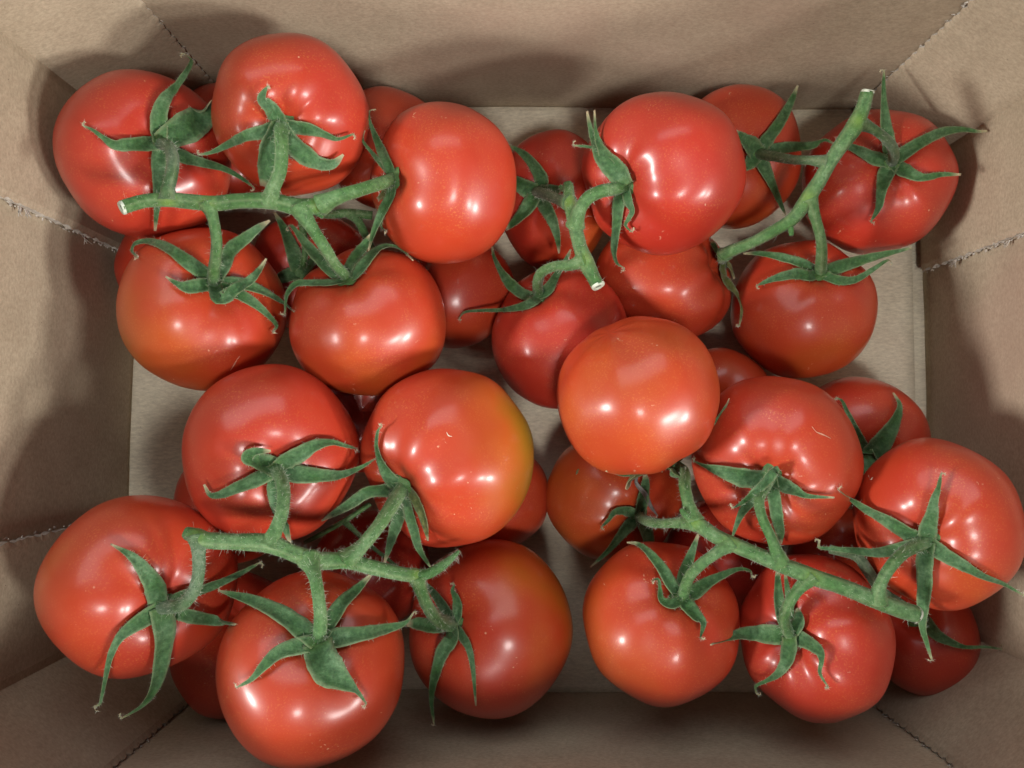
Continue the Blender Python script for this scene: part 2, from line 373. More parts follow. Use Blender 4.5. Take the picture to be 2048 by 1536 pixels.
# ---------------------------------------------------------------- tomatoes
# id: bbox in photo px (x0,x1,y0,y1), height of centre (m), calyx px, flatness, (ripeness, (dx,dy), amount), groove strength, label
T = {
'T1': ((105,463,138,476), .0797, (320,287), .86, (.80, (.2,-1), .15), .35, 'large red tomato in the upper left corner beside the pale cut stem end'),
'T2': ((422,740,65,392), .0919, (562,250), .88, (.62, (.3,-.2), .25), .5, 'red tomato with cream specks at the top, second from the left against the back wall'),
'T3': ((739,1033,203,528), .0795, (787,358), .84, (.70, (-.4,.6), -.15), .5, 'orange-red tomato lying on its side with its stem pointing left'),
'T4': ((232,575,455,782), .0688, (428,567), .86, (.62, (-.8,.5), -.30), .4, 'orange tomato with a long curled sepal and fine scratches, by the left wall'),
'T5': ((578,892,495,792), .0682, (696,556), .85, (.62, (.2,.9), -.25), .4, 'orange-red tomato right of the orange one, hanging below the upper left vine'),
'T6': ((650,895,172,420), .0268, (740,330), .88, (.62, (0,0), 0), .3, 'half hidden dull orange tomato deep between two tomatoes at the back wall'),
'T7': ((335,575,165,410), .0264, (470,300), .88, (.75, (0,0), 0), .3, 'mostly hidden tomato deep in the upper left behind the two largest'),
'T8': ((228,465,425,660), .0255, (380,560), .88, (.75, (0,0), 0), .3, 'red tomato peeking out at the left wall under the torn seam'),
'T9': ((500,745,420,665), .0265, (598,548), .88, (.85, (0,0), 0), .3, 'dark shaded tomato under the upper left vine with a dark star of sepals'),
'T10': ((997,1222,258,540), .0273, (1073,383), .86, (.92, (.9,.6), -.55), .5, 'dark red tomato with a green star of sepals near the middle of the back wall'),
'T11': ((800,1030,470,697), .0248, (830,520), .88, (.72, (.3,1), -.15), .1, 'dull shaded tomato underneath the one lying on its side'),
'T12': ((983,1257,525,818), .0421, (1077,592), .87, (.88, (0,0), 0), .3, 'deep red tomato in the centre below the short vine with the white cut end'),
'T13': ((1163,1493,183,511), .0764, (1250,372), .86, (.92, (0,0), 0), .8, 'large bright red tomato on top with its stem facing left and a forked sepal'),
'T14': ((1345,1603,168,458), .0296, (1516,308), .88, (.64, (0,1), -.2), .12, 'small orange tomato behind the large bright red one at the back wall'),
'T15': ((1603,1918,218,510), .0361, (1783,325), .84, (.85, (0,0), 0), .5, 'bright red tomato in the upper right corner under the vine with the cut top'),
'T16': ((1461,1756,480,757), .0305, (1640,545), .86, (.68, (.1,1), -.30), .3, 'red tomato with one white highlight next to the bare floor at the right wall'),
'T17': ((1190,1462,435,686), .0281, (1446,520), .84, (.66, (-.2,.2), -.1), .5, 'orange-red tomato tucked under the large bright red one, stem at its right side'),
'T18': ((1113,1440,632,950), .0861, (1340,935), .90, (.50, (-.2,.5), -.05), .25, 'smooth orange tomato turned blossom end up in the middle, its calyx hidden beneath'),
'T19': ((1330,1545,695,900), .0227, (1440,800), .88, (.55, (0,0), 0), .2, 'dull orange tomato low in the gap right of the upturned orange one'),
'T20': ((1383,1728,752,1090), .0712, (1543,955), .84, (.72, (.7,.5), -.15), .8, 'shiny deeply dimpled red tomato with a pale folded sepal and a long pale scar'),
'T21': ((1572,1862,753,1010), .0277, (1738,912), .88, (.72, (0,0), 0), .3, 'low red tomato by the right wall with one dark green sepal standing up'),
'T22': ((1705,2054,875,1222), .0845, (1855,1083), .84, (.70, (0,1), -.2), .6, 'large orange-red tomato at the right edge with streaked highlights and five wide sepals'),
'T23': ((1090,1365,865,1122), .0282, (1278,1033), .86, (.48, (-.8,.3), -.15), .6, 'orange cleft tomato in the shade under the upturned one, with a dark fleck on it'),
'T24': ((1165,1480,1083,1415), .0693, (1364,1198), .86, (.64, (-.9,.2), -.25), .3, 'orange-red tomato in the lower middle, left of the two joined at the lower right vine'),
'T25': ((1477,1792,1108,1447), .0769, (1580,1272), .86, (.84, (0,0), 0), .8, 'shiny red tomato with a tall rectangular highlight at the lower right'),
'T26': ((1725,1962,1150,1393), .0331, (1835,1235), .88, (.80, (0,0), 0), .3, 'shaded red tomato low in the lower right corner against the folded panel'),
'T27': ((1330,1560,1000,1235), .0248, (1450,1080), .88, (.95, (0,0), 0), .2, 'very dark tomato deep under the middle of the lower right vine'),
'T28': ((1575,1815,1015,1250), .0340, (1720,1120), .88, (.60, (0,0), 0), .2, 'dark tomato deep between the scarred one and the one at the right edge'),
'T29': ((363,720,728,1085), .0832, (552,938), .86, (.74, (.2,-.2), .05), .45, 'red tomato left of centre with a deep crease above its curled sepals'),
'T30': ((720,1068,737,1095), .0773, (806,975), .87, (.68, (1,-.1), -.64), .6, 'tomato in the centre whose right side is still yellow-green'),
'T31': ((67,476,990,1358), .0981, (318,1215), .85, (.72, (-1,-.3), -.22), .6, 'largest red tomato by the lower left corner with two long drooping sepals'),
'T32': ((431,809,1140,1540), .1028, (635,1285), .87, (.60, (0,0), 0), .3, 'big matt orange-red tomato at the bottom edge with one broad holed sepal'),
'T33': ((818,1146,1078,1438), .0535, (905,1250), .86, (.70, (1,-.5), -.48), .4, 'tomato in the lower middle turning orange on its right side, hidden stem end at left'),
'T34': ((343,585,890,1130), .0257, (450,1000), .88, (.72, (0,0), 0), .2, 'red tomato peeking out left below the deeply creased one'),
'T35': ((860,1098,880,1105), .0247, (960,980), .88, (.58, (0,0), 0), .2, 'dull shaded tomato under the one with the yellow-green side'),
'T36': ((338,604,1142,1438), .0345, (480,1240), .88, (.78, (0,0), 0), .2, 'shaded red tomato low between the two biggest at the lower left'),
'T38': ((620,860,1020,1260), .0255, (720,1110), .88, (.92, (0,0), 0), .2, 'very dark tomato deep under the lower left vine'),
'T39': ((600,845,700,945), .0262, (720,820), .88, (.85, (0,0), 0), .2, 'dark tomato deep in the gap left of centre between four others'),
}
GROUP_T = 'vine tomatoes lying in the cardboard box'

def build_tomato(key):
    (x0, x1, y0, y1), z, cal, k, (rb, rd, ra), gr, label = T[key]; rb = .70 + (rb - .70) * .85; ra *= .9
    seed = int(key[1:]) * 7.31
    rnd = random.Random(seed)
    cx, cy = (x0 + x1) / 2, (y0 + y1) / 2
    c = at_z(cx, cy, z); depth = project(c)[2]
    rpx = math.sqrt((x1 - x0) * (y1 - y0)) / 2; Rm = rpx * depth / F * 0.985
    # pole direction in the frame of the view ray
    vx = RV @ V3((1, 0, 0)); vz = (CAM - c).normalized(); vy = vz.cross(vx).normalized(); vx = vy.cross(vz).normalized()
    ox, oy = (cal[0] - cx) / rpx, -(cal[1] - cy) / rpx
    s = 0.80; L = math.hypot(ox, oy) / s
    if L > 0.94: ox, oy = ox / L * 0.94, oy / L * 0.94; L = 0.94
    ox /= s; oy /= s; L = math.hypot(ox, oy); pz = math.sqrt(max(0, 1 - min(.98, L) ** 2))
    if key == 'T18': pz = -0.45
    pole = (vx * ox + vy * oy + vz * pz).normalized()
    a = pole.cross(V3((.3, .2, .9))).normalized(); b = pole.cross(a)
    NT, NP = 84, 128
    nl = rnd.choice([5, 6, 7]); ph = rnd.uniform(0, 6.28); grooves = [(rnd.uniform(0, 6.28), rnd.uniform(.4, 1.0), rnd.uniform(.13, .30)) for _ in range(3)]
    vs = []; n = 2.25
    for i in range(NT + 1):
        # finer sampling near the stem
        th = math.pi * (i / NT) ** 1.15
        for j in range(NP if 0 < i < NT else 1):
            phi = 2 * math.pi * j / NP
            st, ct = math.sin(th), math.cos(th)
            r = (abs(st) ** n + abs(ct) ** n) ** (-1 / n)
            shoulder = math.exp(-((th - .62) / .42) ** 2)
            lob = 1 + .012 * math.cos(nl * phi + ph) * min(1, st * 1.3) + .020 * gr * shoulder * math.cos(nl * phi + ph) + .012 * gr * shoulder * math.cos(3 * phi + seed)
            g = 0
            for (gp, ga, gw) in grooves:
                dp = (phi - gp + math.pi) % (2 * math.pi) - math.pi
                g += ga * math.exp(-(dp / gw) ** 2)
            lob -= .050 * gr * g * math.exp(-((th - .42) / .30) ** 2)
            dim = (.17 + .07 * gr) * math.exp(-(th / .30) ** 2) + .010 * math.exp(-((math.pi - th) / .30) ** 2)
            r = r * lob * (1 - dim)
            p = a * (r * st * math.cos(phi)) + b * (r * st * math.sin(phi)) + pole * (r * ct * k)
            q = p * 1.1 + V3((seed, 0, 0)); p = p * (1 + .024 * noise.noise(q) + .009 * noise.noise(q * 2.2))
            vs.append(p * Rm)
    fs = []
    def id_(i, j): return 0 if i == 0 else (1 + (NT - 1) * NP if i == NT else 1 + (i - 1) * NP + j % NP)
    for i in range(NT):
        for j in range(NP):
            if i == 0: fs.append((0, id_(1, j), id_(1, j + 1)))
            elif i == NT - 1: fs.append((id_(i, j), id_(NT, 0), id_(i, j + 1)))
            else: fs.append((id_(i, j), id_(i + 1, j), id_(i + 1, j + 1), id_(i, j + 1)))
    # match the outline: scale about the fruit's own centre along the view's axes, three rounds
    V = np.array([list(v) for v in vs]); c0 = np.array(c)
    ax = np.array([list(vx), list(vy), list(vz)])
    for _ in range(4):
        P = (V + c0 - np.array(CAM)) @ R
        pu = 1024 + F * P[:, 0] / -P[:, 2]; pv = 768 - F * P[:, 1] / -P[:, 2]
        sx = (x1 - x0) / (pu.max() - pu.min()); sy = (y1 - y0) / (pv.max() - pv.min()); sz = (sx + sy) / 2
        c0 = c0 + ax[0] * (((x0 + x1) / 2 - (pu.max() + pu.min()) / 2) * depth / F) - ax[1] * (((y0 + y1) / 2 - (pv.max() + pv.min()) / 2) * depth / F)
        V = (V @ ax.T * np.array([sx, sy, sz])) @ ax
    low = V[:, 2].min() + c0[2]
    if low < 0.0006: V[:, 2] = np.where(V[:, 2] + c0[2] < 0.0006, 0.0006 - c0[2] + (V[:, 2] + c0[2]) * 0.02, V[:, 2])
    # ripeness per vertex: overall, one-sided, lighter round the blossom end, mottled
    nv = V / np.linalg.norm(V, axis=1)[:, None]
    dd = V3((0, 0, 0)) + vx * rd[0] - vy * rd[1]
    dv = np.array(dd) / (np.linalg.norm(np.array(dd)) or 1)
    t = nv @ dv
    m = np.clip((t + .25) / 1.1, 0, 1) ** 1.3
    ripe = rb + ra * m + (.05 + .25 * abs(ra)) * np.array([noise.noise(V3(v) * 70 + V3((seed, 1, 2))) for v in V])
    if key == 'T30':
        ripe = rb + ra * np.clip((t + .25) / 1.15, 0, 1) ** 1.6 + .12 * np.array([noise.noise(V3(v) * 60 + V3((seed, 1, 2))) for v in V])
    loc = V3(c0)
    e = empty('tomato', (loc.x, loc.y, max(0.0, loc.z - Rm)))
    tag(e, label, 'tomato', GROUP_T)
    eo = V3(e.location)
    W = [V3(v) + loc for v in V]
    o = mesh_obj('fruit', [w - eo for w in W], fs, MT, e, ripe=np.clip(ripe, 0, 1).tolist())
    tree = BVHTree.FromPolygons([tuple(w) for w in W], fs)
    return dict(e=e, c=loc, r=Rm, tree=tree, W=W, fs=fs, pole=pole, cal=cal, eo=eo)

TOM = {k: build_tomato(k) for k in T}
allv = []; allf = []
for t in TOM.values():
    o = len(allv); allv += [tuple(w) for w in t['W']]; allf += [tuple(i + o for i in f) for f in t['fs']]
ALL = BVHTree.FromPolygons(allv, allf)
def hit(tree, px, py):
    r = ray(px, py); h = tree.ray_cast(CAM, r.normalized(), 2.0)
    if h[0] is None: return None
    return -(RI @ (h[0] - CAM)).z

# ---------------------------------------------------------------- calyces
# per tomato: list of sepals; a sepal = [(x, y, width px), ...] towards its tip; optional flags
S = {
'T1': [[(317,238,30),(328,201,22),(354,170,12),(376,138,9),(382,120,6),(368,108,3)], [(345,270,44),(375,254,56),(405,232,44),(424,201,5)],
       [(290,288,26),(258,289,24),(230,290,18),(206,275,9),(187,261,6),(168,252,3)], [(365,313,24),(400,324,17),(447,337,11),(484,357,7),(506,374,3)],
       [(318,325,26),(317,380,18),(313,425,9),(310,462,4)]],
'T2': [[(535,262,26),(493,271,20),(456,289,13),(424,304,7),(400,309,3)], [(553,232,32),(541,215,26),(524,200,18),(526,188,12),(534,174,3)],
       [(592,254,26),(619,258,24),(650,269,13),(675,278,7),(704,269,3)], [(585,288,32),(610,310,36),(637,326,24),(665,328,17),(687,309,4)],
       [(543,291,40),(535,335,36),(526,373,10)]],
'T3': [[(778,335,20),(761,297,17),(747,263,9),(738,236,6),(740,222,4),(752,219,3)], [(762,327,10),(743,304,8),(726,280,6),(730,261,3)],
       [(781,390,18),(764,424,17),(747,465,10),(737,502,3)], ['brown',(780,372,12),(768,388,14),(755,400,8)], [(776,400,8),(764,440,7),(764,455,4),(772,461,3)]],
'T4': [[(403,544,28),(370,520,25),(336,496,19),(301,483,13),(273,486,9),(264,501,6),(275,514,3)], [(398,571,26),(374,574,24),(355,568,11),(331,553,3)],
       [(448,533,22),(459,501,26),(490,477,21),(518,455,13),(540,441,4)], ['high',(440,598,26),(472,577,21),(500,561,16),(522,535,9),(533,517,3)],
       [(480,568,26),(527,583,18),(565,605,9),(587,623,3)], [(476,588,22),(509,607,17),(537,631,10),(553,651,6),(546,662,3)]],
'T5': [[(672,552,18),(635,515,22),(609,484,16),(592,462,9),(581,451,6),(574,456,3)], [(668,565,18),(628,566,13),(594,567,12),(577,584,11),(572,599,7),(570,625,3)],
       [(709,552,20),(730,525,23),(754,499,17),(780,491,10),(804,500,6),(826,521,3)], [(696,538,20),(715,510,24),(733,486,16),(742,468,4)]],
'T9': [[(592,525,26),(585,500,26),(566,454,14),(548,424,4)], [(580,550,26),(560,556,20),(545,562,4)], [(620,530,20),(640,505,14),(650,490,4)]],
'T10': [[(1084,362,26),(1068,331,20),(1048,309,14),(1022,292,3)], [(1055,378,32),(1033,366,24),(1010,352,8)], [(1060,408,28),(1039,434,22),(1011,460,5)],
        [(1090,412,26),(1105,442,20),(1115,477,11),(1118,507,3)], [(1100,382,24),(1125,378,10)]],
'T12': [[(1050,590,20),(1023,570,21),(1003,543,13),(989,515,8),(983,488,3)], [(1068,602,20),(1044,613,15),(1003,620,8),(962,621,6),(931,624,5),(919,636,3)],
        [(1095,580,22),(1112,552,13),(1132,519,8),(1142,498,3)]],
'T13': [[(1238,348,40),(1207,315,32),(1190,282,16),(1180,251,8),(1174,222,4)], [(1215,322,20),(1200,290,14),(1192,262,8),(1189,220,4)],
        [(1248,343,10),(1224,315,8),(1197,298,7),(1173,293,5),(1150,291,3)], [(1238,405,24),(1234,446,17),(1229,487,14),(1229,510,9),(1235,527,7),(1247,535,3)],
        [(1257,401,20),(1265,421,12),(1257,438,8),(1251,450,6),(1260,461,3)]],
'T14': [[(1530,285,24),(1555,252,21),(1574,219,16),(1586,194,10),(1596,170,3)], [(1545,298,18),(1575,295,20),(1622,291,14),(1640,283,6),(1652,280,5),(1666,287,3)],
        [(1500,290,34),(1470,262,6)], [(1500,325,26),(1478,345,5)], [(1528,335,24),(1540,360,18),(1553,390,13),(1570,427,3)]],
'T15': [[(1778,290,24),(1772,255,20),(1768,210,13),(1767,170,7),(1768,143,3)], [(1811,304,24),(1844,283,21),(1883,265,18),(1922,259,12),(1955,263,7),(1975,262,3)],
        [(1750,317,24),(1721,302,17),(1694,291,10),(1680,285,3)], [(1808,342,28),(1844,355,14),(1883,349,9),(1922,349,4)], [(1772,351,30),(1764,380,19),(1758,414,12),(1743,441,3)]],
'T16': [[(1604,527,18),(1561,514,15),(1518,507,9),(1486,507,3)], [(1620,552,20),(1593,548,21),(1550,557,13),(1516,570,3)],
        [(1668,537,24),(1701,527,22),(1754,512,14),(1819,497,3)], [(1653,552,18),(1679,561,17),(1711,559,13),(1744,540,9),(1774,521,5),(1783,525,3)]],
'T17': [['brown',(1444,540,18),(1452,562,18),(1471,585,10),(1483,615,7),(1479,649,3)], [(1432,500,16),(1424,482,6)], ['brown',(1460,535,14),(1468,558,8)]],
'T18': [[(1365,905,14),(1385,884,11),(1427,846,9),(1451,812,6),(1458,797,3)], [(1316,930,14),(1285,944,13),(1250,950,9),(1212,942,3)],
        ['high',(1335,930,30),(1348,944,26),(1363,955,15),(1377,968,4)], ['brown',(1280,945,26),(1262,958,26),(1252,978,8)]],
'T20': [[(1515,958,32),(1483,954,36),(1439,941,21),(1413,933,9),(1388,922,3)], ['high',(1548,938,20),(1536,957,21),(1509,985,13),(1487,1003,8),(1467,1015,3)],
        [(1510,992,24),(1484,1026,15),(1465,1073,3)], [(1550,1000,24),(1555,1038,21),(1560,1064,16),(1562,1089,4)], [(1571,972,26),(1592,982,19),(1615,992,9),(1669,995,3)]],
'T21': [[(1742,910,36),(1767,880,34),(1790,842,20),(1799,811,10),(1786,785,4)], [(1735,925,30),(1740,945,26),(1750,970,12)], [(1715,870,18),(1695,825,8),(1685,803,5),(1676,797,3)]],
'T22': [[(1856,1059,30),(1864,1030,22),(1868,1003,15),(1877,976,9),(1882,949,3)], [(1825,1072,30),(1777,1043,23),(1735,1020,17),(1703,999,9),(1678,981,3)],
        [(1815,1093,26),(1756,1105,18),(1704,1101,12),(1662,1097,7),(1639,1095,5),(1639,1083,3)], [(1850,1125,30),(1850,1170,26),(1846,1212,20),(1845,1253,12),(1853,1284,8),(1863,1318,3)],
        [(1885,1107,28),(1923,1129,21),(1965,1152,12),(2007,1168,7),(2044,1189,3)]],
'T23': [[(1255,1022,20),(1230,1024,11),(1218,1039,7),(1204,1053,3)], [(1257,1052,22),(1238,1075,16),(1215,1103,9),(1181,1134,3)], [(1285,1002,22),(1291,967,15),(1290,945,6)], [(1290,1055,26),(1298,1083,20),(1300,1098,8)]],
'T24': [[(1342,1168,24),(1322,1134,20),(1295,1102,13),(1275,1088,8),(1254,1085,3)], [(1366,1157,22),(1379,1118,18),(1397,1067,4)],
        [(1389,1184,27),(1415,1165,21),(1447,1149,13),(1478,1138,7),(1500,1142,5),(1503,1152,3)], [(1342,1208,22),(1323,1199,13),(1320,1177,7),(1317,1159,5),(1307,1160,3)],
        [(1376,1212,28),(1392,1231,24),(1406,1245,13),(1401,1273,3)]],
'T25': [[(1549,1269,34),(1505,1267,27),(1467,1272,18),(1421,1290,3)], [(1565,1235,22),(1558,1195,18),(1555,1135,6)], [(1582,1225,14),(1576,1184,12),(1570,1144,4)],
        [(1597,1245,26),(1595,1216,6)], [(1605,1279,28),(1636,1299,20),(1643,1320,9),(1640,1346,6),(1655,1372,3)], [(1579,1300,32),(1572,1325,23),(1555,1348,13),(1532,1362,7),(1512,1372,5),(1513,1386,3)]],
'T26': [[(1845,1238,24),(1870,1267,22),(1896,1282,15),(1930,1294,7),(1972,1294,5),(2001,1298,3)], [(1815,1225,18),(1780,1210,8)]],
'T29': [[(517,957,28),(478,973,22),(444,988,15),(421,990,9),(408,969,4)], [(535,928,34),(512,922,30),(494,914,24),(510,903,16),(542,902,4)],
        [(575,920,34),(600,908,30),(630,891,22),(663,885,13),(689,891,8),(712,897,3)], [(600,949,34),(644,951,24),(683,949,15),(722,934,8),(749,918,3)], [(545,977,20),(552,1016,16),(569,1051,16),(581,1088,4)]],
'T30': [[(786,963,26),(769,938,21),(758,913,14),(753,888,9),(756,863,6),(763,853,3)], [(770,980,26),(736,984,22),(703,1006,20),(670,1026,13),(643,1042,3)],
        ['brown',(824,988,20),(839,1016,18),(849,1046,14),(856,1082,3)], [(817,1020,24),(829,1062,20),(839,1098,14),(861,1134,3)], [(798,1030,24),(789,1059,21),(779,1093,13),(768,1128,3)]],
'T31': [[(310,1175,36),(293,1148,28),(272,1121,19),(252,1105,11),(221,1088,3)], [(365,1191,24),(426,1171,17),(477,1148,12),(518,1126,3)], [(380,1232,26),(436,1242,18),(473,1249,5)],
        [(328,1255,40),(326,1296,33),(318,1347,25),(306,1382,18),(284,1411,10),(246,1435,3)], [(293,1234,32),(262,1255,24),(238,1277,16),(221,1312,11),(211,1357,8),(205,1387,6),(200,1407,5),(191,1412,3)]],
'T32': [[(600,1256,38),(557,1225,31),(508,1202,21),(469,1190,12),(440,1182,3)], [(662,1241,30),(684,1206,25),(713,1179,18),(743,1149,5)],
        [(675,1276,36),(733,1266,25),(782,1255,16),(811,1245,8),(827,1225,3)], [(643,1315,56),(659,1341,62),(686,1362,34),(713,1382,9),(731,1405,3)], [(598,1292,32),(557,1305,25),(528,1331,18),(503,1358,9),(475,1374,3)]],
'T33': [[(915,1225,22),(913,1199,14),(905,1182,7),(908,1171,3)], [(870,1253,26),(835,1247,22),(813,1249,6)], [(904,1278,30),(885,1305,26),(868,1360,15),(863,1400,9),(868,1447,3)],
        [(922,1270,18),(937,1295,13),(946,1340,9),(952,1412,3)], [(893,1224,20),(869,1189,14),(848,1163,5)]],
}
TIP = (1.0)
def ribbon(pts, wid, center, n_out, fold, seed, tree=None):
    """leaf-like strip with thickness; returns verts, faces, data(R along, G edge, B pale)"""
    P, W = catmull(pts, wid, 7); n = len(P); NA = 6
    if tree is not None:                      # keep the blade on or above the skin, edges included
        for i in range(n):
            q = project(P[i]); wpx = W[i] * F / q[2] * .5
            tg = project(P[min(n - 1, i + 1)]); t0 = project(P[max(0, i - 1)]); dx, dy = tg[0] - t0[0], tg[1] - t0[1]; L_ = math.hypot(dx, dy) or 1
            need = q[2]
            for s_ in (-.9, -.45, 0, .45, .9):
                h_ = hit(tree, q[0] - dy / L_ * wpx * s_, q[1] + dx / L_ * wpx * s_)
                if h_ is not None: need = min(need, h_ - .0005 - (.0003 if s_ == 0 else 0))
            if q[2] - need > 0 and q[2] - need < .012: P[i] = at_depth(q[0], q[1], need)
    vs = []; fs = []; dat = []
    prevN = None; L = [0]
    for i in range(1, n): L.append(L[-1] + (P[i] - P[i - 1]).length)
    for i in range(n):
        tg = (P[min(n - 1, i + 1)] - P[max(0, i - 1)]).normalized()
        up = n_out(P[i]); nn = (up - tg * up.dot(tg))
        if nn.length < 1e-4: nn = prevN or V3((0, 0, 1))
        nn.normalize()
        if prevN is not None: nn = (nn + prevN * 1.2); nn = (nn - tg * nn.dot(tg)).normalized()
        prevN = nn
        u = L[i] / L[-1]
        tw = 0.28 * math.sin(u * 3 + seed) + .35 * noise.noise(V3((u * 3, seed, 0)))
        sd = tg.cross(nn).normalized(); sd2 = sd * math.cos(tw) + nn * math.sin(tw); nn2 = nn * math.cos(tw) - sd * math.sin(tw)
        w = W[i] / 2 * (1 + .10 * noise.noise(V3((u * 14, seed, 3))))
        th = min(0.00045, max(0.00012, w * .28))
        for side in (0, 1):
            for a in range(NA + 1):
                s = a / NA * 2 - 1
                h = fold * w * abs(s) ** 1.3 - .12 * w * math.cos(s * 1.57) + w * .09 * noise.noise(V3((s * 2.5 + seed, u * 9, 1)))
                if side == 1: h -= th * (1 - abs(s) ** 6 * .7)
                vs.append(P[i] + sd2 * (s * w) + nn2 * h)
                dat.append((u, abs(s) ** 7, max(0, .35 - u * 3.2) * .5 if side == 0 else 0, 1))
    K = NA + 1
    for i in range(n - 1):
        for a in range(NA):
            o = i * 2 * K + a
            fs.append((o, o + 1, o + 1 + 2 * K, o + 2 * K)); p = o + K
            fs.append((p, p + 2 * K, p + 1 + 2 * K, p + 1))
        o = i * 2 * K; fs.append((o, o + 2 * K, o + 3 * K, o + K)); o += NA; fs.append((o, o + K, o + 3 * K, o + 2 * K))
    for i, fl in ((0, 0), (n - 1, 1)):
        for a in range(NA):
            o = i * 2 * K + a; f = (o, o + K, o + K + 1, o + 1); fs.append(f[::-1] if fl else f)
    return vs, fs, dat

CALPOS = {}
def calyx_point(k):
    t = TOM[k]; d = hit(t['tree'], *t['cal'])
    if d is None: d = project(t['c'])[2]
    return at_depth(t['cal'][0], t['cal'][1], d - .0008)
hair_pts = []      # (point, direction, length) on sepals
for k, sepals in S.items():
    t = TOM[k]; base = calyx_point(k); CALPOS[k] = base
    if k == 'T18':
        base = at_depth(1338, 925, project(t['c'])[2] + .010); CALPOS[k] = base
    outw = (base - t['c']).normalized()
    # little disc that carries the sepals
    vs = []; fs = []; dat = []
    a = outw.cross(V3((.3, .9, .2))).normalized(); b = outw.cross(a); nr, ns = 5, 20
    for i in range(nr + 1):
        for j in range(ns):
            an = 6.2832 * j / ns; rr = .0052 * i / nr * (1 + .15 * math.sin(5 * an)); 
            vs.append(base + a * math.cos(an) * rr + b * math.sin(an) * rr + outw * (.0012 - .0012 * (i / nr) ** 2)); dat.append((0, 0, .15, 1))
    for i in range(nr):
        for j in range(ns): fs.append((i * ns + j, (i + 1) * ns + j, (i + 1) * ns + (j + 1) % ns, i * ns + (j + 1) % ns))
    cal = mesh_obj('calyx', [v - t['eo'] for v in vs], fs, MS, t['e'], data=dat)
    for q, sp in enumerate(sepals):
        fl = sp[0] if isinstance(sp[0], str) else ''
        pts = sp[1:] if fl else sp
        bpx = project(base)
        P = [base.copy()]; Wd = [pts[0][2] * 1.0 * project(base)[2] / F]
        last_d = bpx[2]; nP = len(pts)
        # insert a mid point between base and first control
        for m, (x, y, w) in enumerate(pts):
            u = (m + 1) / nP
            do = hit(t['tree'], x, y); da = hit(ALL, x, y)
            lift = .0009 + .0030 * u + w * .33 / F * .12 + (.010 * u + .004 if fl == 'high' else 0)
            if k == 'T18': do = None
            if do is not None: d = do - lift
            else: d = last_d + (.001 if k != 'T18' else -.002)
            if do is not None and do - last_d > .012: d = last_d + .006      # do not dive into the far side
            if da is not None and da < d + .0006 and d - da < .014: d = da - .0010
            if k == 'T18' and fl == 'high': d = bpx[2] - .006 - .012 * u
            last_d = d
            P.append(at_depth(x, y, d)); Wd.append(w * 1.12 * d / F)
        if pts[-1][2] <= 3 and rng.random() < .75 and k != 'T18':           # dry hooked tip
            tgv = (P[-1] - P[-2]).normalized(); up = (CAM - P[-1]).normalized(); sdv = tgv.cross(up).normalized() * (1 if rng.random() < .5 else -1)
            rr_ = rng.uniform(.0005, .0009); e0 = P[-1].copy()
            for an in (.7, 1.5, 2.4, 3.3):
                P.append(e0 + tgv * (math.sin(an) * rr_) + sdv * ((1 - math.cos(an)) * rr_) + up * (.0003 * an)); Wd.append(Wd[-1] * .86)
        no = lambda p, c=t['c']: ((p - c).normalized() * .8 + (CAM - p).normalized() * .7).normalized()
        vs, fs, dat = ribbon(P, Wd, t['c'], no, .22 if fl != 'high' else .35, int(k[1:]) * 3.1 + q * 1.7, t['tree'] if k != 'T18' else None)
        mat = MBR if fl == 'brown' else MS
        mesh_obj('sepal', [v - t['eo'] for v in vs], fs, mat, cal, data=dat)
        for m in range(1, len(vs) // 14 - 3, 1):
            for s in (0, 6):
                if rng.random() < .35:
                    p = vs[m * 14 + s]; cdir = (p - vs[m * 14 + 3]).normalized()
                    hair_pts.append((k, p, (cdir + V3(rng.normal(0, .35, 3))).normalized(), rng.uniform(.0005, .0013)))
def hair_mesh(items, off, rad=.00004):
    vs = []; fs = []
    for (p, d, L) in items:
        side = d.cross(V3((.37, .52, .77))).normalized(); s2 = d.cross(side)
        bend = V3(rng.normal(0, .25, 3)) * L; k = len(vs)
        for m, (t, r) in enumerate(((0, 1.0), (.5, .7))):
            c = p + d * L * t + bend * t * t
            for q in range(3):
                an = q * 2.094; vs.append(c + (side * math.cos(an) + s2 * math.sin(an)) * rad * r - off)
        vs.append(p + d * L + bend - off)
        for q in range(3):
            fs.append((k + q, k + (q + 1) % 3, k + 3 + (q + 1) % 3, k + 3 + q)); fs.append((k + 3 + q, k + 3 + (q + 1) % 3, k + 6))
    return vs, fs
for k in S:
    it = [(p, d, L) for (kk, p, d, L) in hair_pts if kk == k]
    if not it: continue
    vs, fs = hair_mesh(it, TOM[k]['eo'])
    cal = [c for c in TOM[k]['e'].children if c.name.startswith('calyx')][0]
    tag(mesh_obj('fine_hairs', vs, fs, MHAIR, cal, smooth=False), kind='stuff')

# dried grey sepal of the upturned tomato, and scars / flecks
t = TOM['T18']
P = []; 
for (x, y) in ((1275, 950), (1272, 967), (1290, 989), (1301, 1013), (1316, 1033)):
    d = hit(ALL, x, y) or .33; P.append(at_depth(x, y, d - .003))
vs, fs, dat = ribbon(P, [.0010, .0018, .0022, .0018, .0005], t['c'], lambda p: V3((.5, 0, .8)), .5, 3.3)
cal18 = [c for c in t['e'].children if c.name.startswith('calyx')][0]
o = mesh_obj('sepal', [v - t['eo'] for v in vs], fs, MDRY, cal18, data=dat); o['label'] = 'dried grey sepal'

